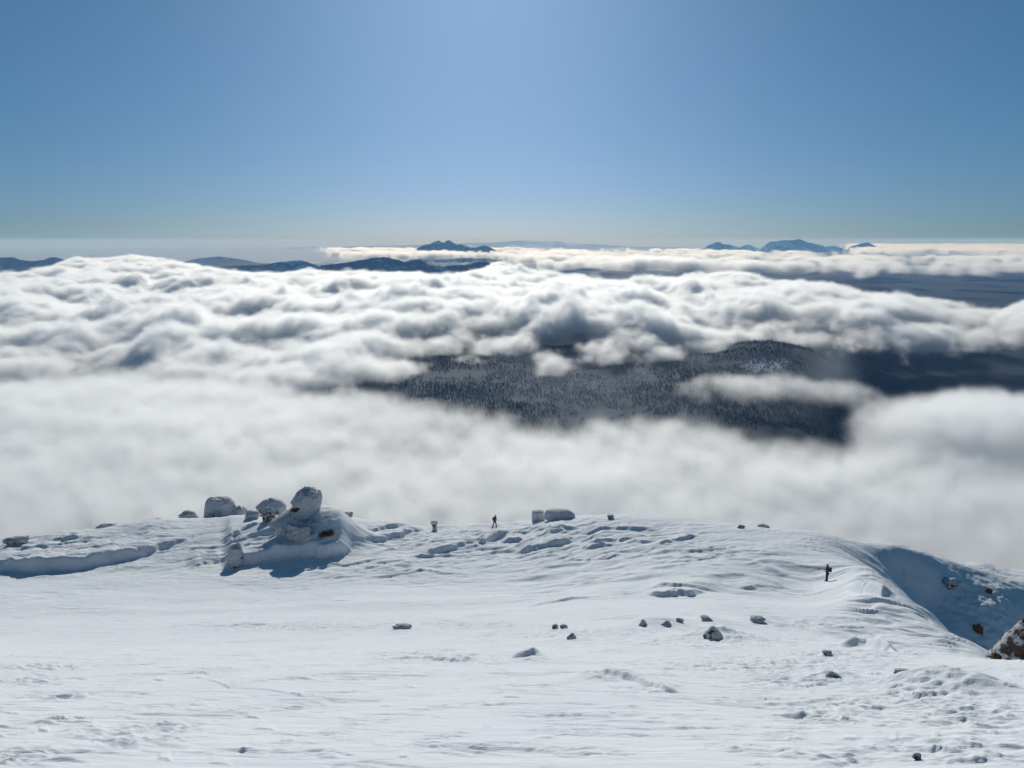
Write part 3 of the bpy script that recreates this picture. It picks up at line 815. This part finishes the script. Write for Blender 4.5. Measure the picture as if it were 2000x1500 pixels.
rock("lower of two bare red brown rocks in the snow headland below the rock tower", 645, 1062, 11, 9, BARE, 26, Yr=(96, 110), cat="rock", name="rock", amp=0.9, freq=2, sharp=0.4)
rock("small frosted rock with dark specks at the left end of the shaded drift", 458, 1103, 34, 36, RIME_SPOT, 27, dr=0.9, prof=[(0, 1, -0.1), (0.6, 0.9, 0), (1, 0.5, 0.15)])
rock("snow shoulder boulder bulging between the rock tower and the outcrop", 588, 1054, 54, 30, RIME, 29, amp=0.4, freq=1.6, sharp=0.3)
rock("small frosted stone on the crest right of the rock tower", 676, 1010, 22, 9, RIME_SPOT, 31)
rock("thin mushroom shaped rime stub on the ridge between tower and hiker", 848, 1036, 15, 19, RIME_SPOT, 33, name="rime_stub", cat="rime stub", prof=[(0, 0.9, 0.1), (0.3, 0.55, 0.1), (0.55, 0.6, 0.1), (0.75, 1.0, 0.0), (1, 0.8, 0.0)], amp=0.15)
rock("square cut frosted block, left piece of the split block on the crest", 1051, 1018, 25, 20, RIME, 35, prof=[(0, 1, 0), (0.85, 0.97, 0), (1, 0.85, 0)], amp=0.07, dr=0.9)
rock("long flat frosted slab, right piece of the split block on the crest", 1094, 1014, 62, 17, RIME, 37, prof=[(0, 1.02, 0), (0.6, 0.95, -0.02), (1, 0.7, -0.15)], amp=0.09, dr=0.5)
rock("tiny dark stone on the crest right of the split block", 1193, 1012, 12, 6, MIXED, 39)
rock("low frosted hump on the falling left end of the crest", 205, 1034, 34, 9, RIME_SPOT, 41, dr=0.5)
rock("dark frosted hump at the far left edge of the crest", 29, 1062, 42, 11, RIME_SPOT, 43, dr=0.6)
rock("low frosted ledge between the left hump and the small round boulder", 290, 1023, 40, 6, RIME_SPOT, 45, dr=0.5)
rock("tiny frosted stone on the crest near the start of the rough rime", 1448, 1032, 12, 6, MIXED, 47)
rock("small frosted knob where the crest begins to fall right", 1492, 1034, 22, 8, RIME_SPOT, 49)
rock("brown ledge peeping out of the crest above the shaded bowl", 1766, 1076, 18, 8, MIXED, 51)
rock("dark tent shaped rock with a snow tail in mid slope", 1394, 1247, 40, 20, MIXED, 53, cat="rock", name="rock", prof=[(0, 1.1, 0.05), (0.5, 0.75, 0.05), (1, 0.25, 0)], sharp=0.2)
rock("flat frosted slab tilting up behind the dark tent shaped rock", 1380, 1213, 26, 8, RIME, 55, cat="rock", name="rock", prof=[(0, 0.9, 0.3), (1, 0.6, -0.3)])
rock("small peaked rime rock, left one of three above the slope middle", 1257, 1222, 18, 10, RIME, 57, cat="rock", name="rock", prof=[(0, 1.1, 0), (1, 0.35, 0)])
rock("small peaked rime rock, middle one of three above the slope middle", 1302, 1222, 22, 9, RIME, 59, cat="rock", name="rock", prof=[(0, 1.1, 0), (1, 0.3, 0.2)])
rock("small rime rock, right one of three above the slope middle", 1328, 1215, 14, 6, RIME, 61, cat="rock", name="rock")
rock("slanting rime slab between the dark tent rock and the standing hiker", 1481, 1215, 26, 8, RIME, 63, cat="rock", name="rock")
rock("dark little rock, left of a close pair in the slope middle", 1084, 1227, 11, 7, MIXED, 65, cat="rock", name="rock")
rock("flat dark stone, right of a close pair in the slope middle", 1101, 1227, 14, 6, MIXED, 67, cat="rock", name="rock")
rock("little dark stone just below the close pair of rocks", 1117, 1247, 20, 9, MIXED, 69, cat="rock", name="rock", prof=[(0, 1.1, 0), (1, 0.3, 0.1)])
rock("dark knob of rock topped with rime beside the pale green ice crust", 1048, 1287, 17, 13, MIXED, 71, cat="rock", name="rock")
rock("pale rime lump left of the dark knob of rock", 1030, 1288, 26, 11, RIME, 73, cat="rime lump", name="rime_lump", amp=0.3)
rock("flat frosted slab lying alone left of the slope middle", 785, 1228, 36, 6, RIME, 75, cat="rock", name="rock", dr=0.4)
rock("little dark stone at the foot of the striped snow flank", 1616, 1278, 16, 6, MIXED, 77, cat="rock", name="rock")
rock("low wedge of frosted rock left of the right hand rock cluster", 1632, 1326, 32, 9, RIME, 79, cat="rock", name="rock", prof=[(0, 1.1, 0), (1, 0.5, -0.3)])
rock("rounded rime rock, left one of the right hand rock cluster", 1769, 1336, 36, 16, RIME, 81, cat="rock", name="rock", amp=0.3)
rock("small dark topped rock in the middle of the right hand cluster", 1833, 1331, 22, 11, MIXED, 83, cat="rock", name="rock", amp=0.3)
rock("biggest rime rock with a snow tail, right one of the right hand cluster", 1868, 1338, 46, 22, RIME, 85, cat="rock", name="rock", amp=0.28, prof=[(0, 1.2, 0.1), (0.6, 0.85, 0), (1, 0.5, -0.1)])
rock("tiny dark stone near the bottom right of the slope", 1792, 1484, 14, 11, MIXED, 87, cat="rock", name="rock")
rock("brown rock sticking out of the shaded wall of the bowl, uppermost", 1856, 1146, 32, 13, MIXED, 97, Yr=(88, 106), cat="rock", name="rock", sharp=0.3)
rock("small dark rock in the shaded wall of the bowl, right of the uppermost", 1932, 1158, 13, 8, BARE, 99, Yr=(88, 106), cat="rock", name="rock")
rock("dark reddish rock low in the shaded wall of the bowl", 1911, 1236, 15, 17, BARE, 101, Yr=(86, 104), cat="rock", name="rock")
CR = [(0, 1.2, 0.1), (0.25, 1.02, 0.1), (0.45, 0.85, 0.2), (0.7, 0.68, 0.3), (0.9, 0.5, 0.42), (1, 0.38, 0.45)]
rock("large brown rock crag flecked with snow at the right edge", 1994, 1296, 100, 86, CRAG, 105, cat="crag", name="crag", Y=30, sub=6, amp=0.36, sharp=0.6, prof=CR, sink=0.3)
rock("small brown rock at the left foot of the large crag", 1948, 1290, 18, 13, BARE, 107, cat="rock", name="rock", Y=29, sharp=0.3)

def bare_patch(key, px, py, wpx, hpx, seed, label=None):
    host = ROCKS[key]
    bpy.context.view_layer.update()
    me = host.data; mw = host.matrix_world
    vs_ = [mw @ v.co for v in me.vertices]
    t = BVHTree.FromPolygons(vs_, [tuple(p.vertices) for p in me.polygons])
    a_, b_ = ray(px, py); d = Vector((a_, 1, b_)).normalized()
    h_ = t.ray_cast(Vector((0, 0, 0)), d)
    if h_[0] is None: return
    loc = h_[0]; dep = loc.y
    w = wpx * dep / F_PX; h = hpx * dep / F_PX * 1.1
    o = rock_mesh("bare_rock", w, w * 0.5, h, seed, BARE, amp=0.55, freq=2.0, sharp=0.4, sub=4)
    o.parent = host
    o.matrix_parent_inverse.identity()
    o.location = mw.inverted() @ (loc - d * (-0.02) - Vector((0, 0, h / 2)))
    if label: o['label'] = label
bare_patch("tower", 567, 987, 7, 8, 203, "jagged bare brown patch in the crust")
bare_patch("tower", 579, 996, 18, 6, 205, "jagged bare brown patch in the crust")

# ------------------------------------------------------------------ people
def plain(name, col, rough=0.8):
    m, N, L = newmat(name); b = N["Principled BSDF"]; b.inputs["Roughness"].default_value = rough
    n = N.new("ShaderNodeTexNoise"); n.inputs["Scale"].default_value = 18; n.inputs["Detail"].default_value = 3
    cr = N.new("ShaderNodeValToRGB"); e = cr.color_ramp.elements
    e[0].color = tuple(c * 0.75 for c in col) + (1,); e[1].color = tuple(min(1, c * 1.2) for c in col) + (1,)
    L.new(n.outputs[0], cr.inputs[0]); L.new(cr.outputs[0], b.inputs["Base Color"]); return m

def skin(name, joints, bones, mat, parent, root=0, sub=1):
    """joints = {key: (x, y, z, r)}"""
    me = bpy.data.meshes.new(name)
    keys = list(joints); idx = {k: i for i, k in enumerate(keys)}
    me.from_pydata([joints[k][:3] for k in keys], [(idx[a], idx[b]) for a, b in bones], [])
    o = bpy.data.objects.new(name, me); scene.collection.objects.link(o); o.parent = parent
    md = o.modifiers.new("skin", 'SKIN'); md.use_smooth_shade = True
    for i, k in enumerate(keys):
        sv = me.skin_vertices[0].data[i]; r = joints[k][3]
        sv.radius = (r, r) if not isinstance(r, tuple) else r
        sv.use_root = (i == root)
    s = o.modifiers.new("smooth", 'SUBSURF'); s.levels = sub; s.render_levels = sub
    me.materials.append(mat)
    return o

def person(label, loc, rz, pose, cols):
    """facing +Y in its own space; pose gives joint offsets"""
    root = bpy.data.objects.new("person", None); scene.collection.objects.link(root)
    root.location = loc; root.rotation_euler = (0, 0, rz); root.empty_display_size = 0.3
    tag(root, label, "person")
    lean = pose.get('lean', 0.05)
    J = {'pelvis': (0, 0, 0.95, 0.13), 'waist': (0, lean * 0.4, 1.10, 0.125), 'chest': (0, lean, 1.32, 0.15), 'neck': (0, lean * 1.3 + 0.01, 1.50, 0.055),
         'skull': (0, lean * 1.4 + 0.03, 1.62, 0.085), 'crown': (0, lean * 1.4 + 0.02, 1.71, 0.075), 'nose': (0, lean * 1.4 + 0.125, 1.61, 0.016)}
    B = [('pelvis', 'waist'), ('waist', 'chest'), ('chest', 'neck'), ('neck', 'skull'), ('skull', 'crown'), ('skull', 'nose')]
    for s, S in ((-1, 'l'), (1, 'r')):
        kx, ky, kz = pose['knee' + S]; ax, ay, az = pose['ankle' + S]; ex, ey, ez = pose['elbow' + S]; wx, wy, wz = pose['wrist' + S]
        J.update({'hip' + S: (s * 0.10, 0, 0.90, 0.09), 'knee' + S: (kx, ky, kz, 0.062), 'ankle' + S: (ax, ay, az, 0.045), 'toe' + S: (ax + s * 0.02, ay + 0.17, az - 0.05, 0.035),
                  'sho' + S: (s * 0.19, lean, 1.42, 0.062), 'elb' + S: (ex, ey, ez, 0.047), 'wri' + S: (wx, wy, wz, 0.032)})
        B += [('pelvis', 'hip' + S), ('hip' + S, 'knee' + S), ('knee' + S, 'ankle' + S), ('ankle' + S, 'toe' + S), ('chest', 'sho' + S), ('sho' + S, 'elb' + S), ('elb' + S, 'wri' + S)]
        d = Vector((wx - ex, wy - ey, wz - ez)).normalized(); sd = Vector((0, 1, 0)) - d * d.y; sd.normalize()
        c = Vector((wx, wy, wz)) + d * 0.06; J['palm' + S] = (*c, 0.03); B.append(('wri' + S, 'palm' + S))
        for f, (off, ln) in enumerate(((0.03, 0.075), (0.01, 0.085), (-0.01, 0.08), (-0.03, 0.062))):
            a = c + d * 0.035 + sd * off; q = a + d * ln * 0.6 + Vector((-s * 0.012, 0, 0)); e = q + d * ln * 0.3 + Vector((-s * 0.03, 0, 0))
            for nm, pt, r in (('a', a, 0.010), ('b', q, 0.0095), ('c', e, 0.008)): J[f'f{f}{nm}{S}'] = (*pt, r)
            B += [('palm' + S, f'f{f}a{S}'), (f'f{f}a{S}', f'f{f}b{S}'), (f'f{f}b{S}', f'f{f}c{S}')]
        a = c - d * 0.01 + sd * 0.045; e = a + d * 0.04 + sd * 0.02
        J['ta' + S] = (*a, 0.011); J['tb' + S] = (*e, 0.009); B += [('palm' + S, 'ta' + S), ('ta' + S, 'tb' + S)]
    body = skin("body", J, B, cols['skin'], root)
    g = lambda k, dr: (*J[k][:3], J[k][3] + dr)
    jk = {k: g(k, 0.035) for k in ('pelvis', 'waist', 'chest')}; jk['neck'] = (*J['neck'][:3], 0.085)
    jb = [('pelvis', 'waist'), ('waist', 'chest'), ('chest', 'neck')]
    for S in 'lr':
        for k, dr in (('sho', 0.03), ('elb', 0.028), ('wri', 0.022)): jk[k + S] = g(k + S, dr)
        jb += [('chest', 'sho' + S), ('sho' + S, 'elb' + S), ('elb' + S, 'wri' + S)]
    skin("jacket", jk, jb, cols['jacket'], root)
    tr = {'pelvis': (*J['pelvis'][:3], 0.15)}; tb = []
    for S in 'lr':
        tr['hip' + S] = g('hip' + S, 0.03); tr['knee' + S] = g('knee' + S, 0.03); tr['ankle' + S] = g('ankle' + S, 0.035)
        tb += [('pelvis', 'hip' + S), ('hip' + S, 'knee' + S), ('knee' + S, 'ankle' + S)]
    skin("trousers", tr, tb, cols['trousers'], root)
    for S in 'lr':
        a = J['ankle' + S]; t = J['toe' + S]
        skin("boot", {'a': (a[0], a[1], a[2] + 0.08, 0.07), 'b': (a[0], a[1] - 0.03, 0.05, 0.06), 'c': (t[0], t[1] - 0.05, 0.045, 0.052), 'd': (t[0], t[1], 0.04, 0.045)},
             [('a', 'b'), ('b', 'c'), ('c', 'd')], cols['boot'], root)
        w = J['wri' + S]; p = J['palm' + S]
        skin("glove", {'a': (*w[:3], 0.045), 'b': (*p[:3], 0.05), 'c': (*(Vector(p[:3]) * 2 - Vector(w[:3])), 0.04)}, [('a', 'b'), ('b', 'c')], cols['boot'], root)
    sk = J['skull']; cw = J['crown']
    skin("hood", {'a': (sk[0], sk[1] - 0.05, sk[2] - 0.09, 0.08), 'b': (sk[0], sk[1] - 0.025, sk[2] + 0.02, 0.105), 'c': (cw[0], cw[1] - 0.01, cw[2] + 0.0, 0.09)}, [('a', 'b'), ('b', 'c')], cols['hood'], root, root=1)
    pk = pose.get('pack', 1.0)
    bp_ = skin("backpack", {'a': (0, lean * 0.3 - 0.26, 1.02, (0.15 * pk, 0.11 * pk)), 'b': (0, lean * 0.8 - 0.29, 1.25, (0.17 * pk, 0.13 * pk)), 'c': (0, lean * 1.1 - 0.25, 1.50, (0.14 * pk, 0.10 * pk))}, [('a', 'b'), ('b', 'c')], cols['pack'], root, root=1, sub=2)
    for s in (-1, 1):
        skin("strap", {'a': (s * 0.10, lean - 0.17, 1.50, 0.022), 'b': (s * 0.12, lean + 0.05, 1.54, 0.022), 'c': (s * 0.13, lean + 0.18, 1.36, 0.022), 'd': (s * 0.14, lean * 0.5 + 0.06, 1.08, 0.02)},
             [('a', 'b'), ('b', 'c'), ('c', 'd')], cols['boot'], bp_)
    return root

skin_c = plain("skin", (0.45, 0.28, 0.20)); black = plain("black_cloth", (0.018, 0.020, 0.026)); navy = plain("navy_cloth", (0.03, 0.04, 0.065))
g1 = ground_at(966, 1029, 100, 118)
person("hiker with a red brown jacket and pack walking along the crest", g1 - Vector((0, 0, 0.03)), R(-62),
       dict(kneel=(-0.10, -0.06, 0.50), anklel=(-0.10, -0.30, 0.12), kneer=(0.10, 0.20, 0.52), ankler=(0.10, 0.20, 0.09),
            elbowl=(-0.27, 0.02, 1.16), wristl=(-0.25, 0.22, 1.04), elbowr=(0.28, 0.08, 1.16), wristr=(0.27, 0.32, 1.06), lean=0.10, pack=1.15),
       dict(skin=skin_c, jacket=plain("red_brown_cloth", (0.20, 0.035, 0.03)), trousers=black, boot=black, hood=plain("dark_red_cloth", (0.10, 0.03, 0.03)), pack=plain("dark_red_pack", (0.14, 0.03, 0.028))))
g2 = ground_at(1615, 1135, 66, 84)
person("dark clad hiker with dark pack standing on the snow hump, shadow at the feet", g2 - Vector((0, 0, 0.03)), R(78),
       dict(kneel=(-0.08, 0.02, 0.50), anklel=(-0.07, -0.02, 0.09), kneer=(0.09, 0.05, 0.50), ankler=(0.08, 0.06, 0.09),
            elbowl=(-0.26, 0.03, 1.15), wristl=(-0.20, 0.26, 1.12), elbowr=(0.26, 0.03, 1.15), wristr=(0.18, 0.27, 1.14), lean=0.02, pack=1.2),
       dict(skin=skin_c, jacket=navy, trousers=black, boot=black, hood=navy, pack=plain("slate_pack", (0.03, 0.045, 0.055))))

# ------------------------------------------------------------------ frosted trees on the forest slope
def tree_mesh(name, seed, mat, trunk):
    rnd = random.Random(seed); bm = bmesh.new()
    H = 1.0; tiers = 9
    for k in range(tiers):
        z = 0.12 + 0.86 * k / tiers; r = 0.20 * (1 - k / tiers) ** 0.85 + 0.02
        nb = 9
        a0 = rnd.random() * 6.28
        for j in range(nb):
            a = a0 + j * 2 * math.pi / nb + rnd.uniform(-0.25, 0.25); rr = r * rnd.uniform(0.65, 1.15)
            if rnd.random() < 0.08: continue
            c, s_ = math.cos(a), math.sin(a); wv = 0.055
            t0 = bm.verts.new((0, 0, z + 0.07)); p1 = bm.verts.new((c * rr - s_ * wv, s_ * rr + c * wv, z - 0.02)); p2 = bm.verts.new((c * rr * 1.1, s_ * rr * 1.1, z - 0.045)); p3 = bm.verts.new((c * rr + s_ * wv, s_ * rr - c * wv, z - 0.02))
            bm.faces.new((t0, p1, p2)); bm.faces.new((t0, p2, p3))
    tip = bm.verts.new((0, 0, 1.02)); ring = [bm.verts.new((0.02 * math.cos(i * 2.09), 0.02 * math.sin(i * 2.09), 0.8)) for i in range(3)]
    for i in range(3): bm.faces.new((tip, ring[i], ring[(i + 1) % 3]))
    me = bpy.data.meshes.new(name); me.materials.append(mat); me.materials.append(trunk)
    nf = len(bm.faces)
    r1 = [bm.verts.new((0.022 * math.cos(i * 1.257), 0.022 * math.sin(i * 1.257), -0.05)) for i in range(5)]; t1 = bm.verts.new((0, 0, 0.9))
    for i in range(5):
        f = bm.faces.new((r1[i], r1[(i + 1) % 5], t1)); f.material_index = 1
    bm.to_mesh(me); bm.free(); return me
def tree_material(name, a, b):
    m, N, L = newmat(name); bs = N["Principled BSDF"]; bs.inputs["Roughness"].default_value = 0.9
    tc = N.new("ShaderNodeTexCoord"); n = N.new("ShaderNodeTexNoise"); n.inputs["Scale"].default_value = 7; L.new(tc.outputs["Object"], n.inputs["Vector"])
    cr = N.new("ShaderNodeValToRGB"); e = cr.color_ramp.elements; e[0].position = 0.42; e[0].color = (*a, 1); e[1].position = 0.56; e[1].color = (*b, 1)
    L.new(n.outputs[0], cr.inputs[0]); L.new(cr.outputs[0], bs.inputs["Base Color"]); return m
BARK = tree_material("bark", (0.03, 0.025, 0.02), (0.07, 0.06, 0.05))
FROST = tree_material("frosted_needles", (0.10, 0.12, 0.14), (0.66, 0.70, 0.75))
DARKN = tree_material("dark_needles", (0.02, 0.03, 0.03), (0.07, 0.09, 0.09))
TM = [tree_mesh("frosted_conifer", s, FROST, BARK) for s in (1, 2, 3, 4)] + [tree_mesh("dark_conifer", s, DARKN, BARK) for s in (5, 6)]
def land_hit(px, py, lo=1500, hi=6000):
    a_, b_ = ray(px, py); ys = np.geomspace(lo, hi, 400)
    zz = land_h(a_ * ys, ys); ok = np.nonzero(zz >= b_ * ys)[0]
    if not len(ok): return None
    y = ys[ok[0]]; return a_ * y, y, float(land_h(np.array([a_ * y]), np.array([y]))[0])
rnd = random.Random(4)
CL = [((795, 748), (40, 12), 46), ((865, 760), (45, 12), 70), ((925, 775), (38, 14), 84), ((1010, 790), (45, 10), 26), ((1105, 765), (40, 14), 14), ((1490, 705), (22, 12), 26), ((1440, 820), (40, 8), 14), ((950, 730), (60, 20), 14)]
for (cx, cy_), (sx, sy), n in CL:
    for k in range(n):
        h_ = land_hit(rnd.gauss(cx, sx * 0.6), rnd.gauss(cy_, sy * 0.7))
        if not h_: continue
        dark = rnd.random() < 0.22
        i = rnd.choice((4, 5)) if dark else rnd.randrange(4)
        o = bpy.data.objects.new("dark_conifer" if dark else "frosted_conifer", TM[i]); scene.collection.objects.link(o)
        s_ = rnd.uniform(10, 17); o.scale = (s_, s_, s_); o.location = (h_[0], h_[1], h_[2] - 0.3); o.rotation_euler = (0, 0, rnd.random() * 6.28)
        tag(o, "dark conifer among frosted ones in the gap between the cloud banks" if dark else "white frosted conifer on the dark slope between the cloud banks", "conifer", "dark conifers in the cloud gap" if dark else "frosted conifers in the cloud gap")

# the wood beyond them reads as one mass
rg = np.random.default_rng(7)
NT_ = 70000
fu = rg.uniform(-0.30, 0.52, NT_); fy = rg.uniform(1750, 4300, NT_); fx = fu * fy
keep = fbm(fx / 260, fy / 260, 3, 131) + 0.7 * fbm(fx / 45, fy / 60, 3, 133) > -0.26
fx, fy = fx[keep], fy[keep]; fz = land_h(fx, fy); nT = len(fx)
fh = rg.uniform(5, 11, nT) * (1 + 0.5 * fbm(fx / 40, fy / 40, 2, 135)); fr = fh * rg.uniform(0.14, 0.2, nT); an = rg.uniform(0, 6.28, nT)
vv = []; ff = []
ring = 5
for lv_, (z0, z1, k) in enumerate(((0.08, 0.62, 1.0), (0.42, 1.0, 0.62))):
    for j in range(ring):
        a = an + j * 2 * math.pi / ring + lv_; jit = rg.uniform(0.7, 1.2, nT)
        vv.append(np.stack([fx + np.cos(a) * fr * k * jit, fy + np.sin(a) * fr * k * jit, fz + z0 * fh], -1))
    vv.append(np.stack([fx, fy, fz + z1 * fh], -1))
vv = np.stack(vv, 1); per = vv.shape[1]
tri = [(b + j, b + (j + 1) % ring, b + ring) for b in (0, ring + 1) for j in range(ring)]
ff = (np.arange(nT)[:, None, None] * per + np.array(tri)[None]).reshape(-1, 3).astype(np.int32)
me = bpy.data.meshes.new("forest"); me.vertices.add(nT * per); me.vertices.foreach_set("co", vv.astype(np.float32).ravel())
me.loops.add(ff.size); me.loops.foreach_set("vertex_index", ff.ravel()); me.polygons.add(len(ff)); me.polygons.foreach_set("loop_start", (np.arange(len(ff)) * 3).astype(np.int32))
me.update(calc_edges=True)
m, N, L = newmat("forest_needles"); bs = N["Principled BSDF"]; bs.inputs["Roughness"].default_value = 0.9
gn = N.new("ShaderNodeNewGeometry"); cr = N.new("ShaderNodeValToRGB"); e = cr.color_ramp.elements
e[0].position = 0.6; e[0].color = (0.014, 0.024, 0.036, 1); e[1].position = 1.0; e[1].color = (0.10, 0.14, 0.20, 1)
L.new(gn.outputs["Random Per Island"], cr.inputs[0]); L.new(cr.outputs[0], bs.inputs["Base Color"]); me.materials.append(m)
fo = bpy.data.objects.new("forest", me); scene.collection.objects.link(fo); tag(fo, kind='stuff')
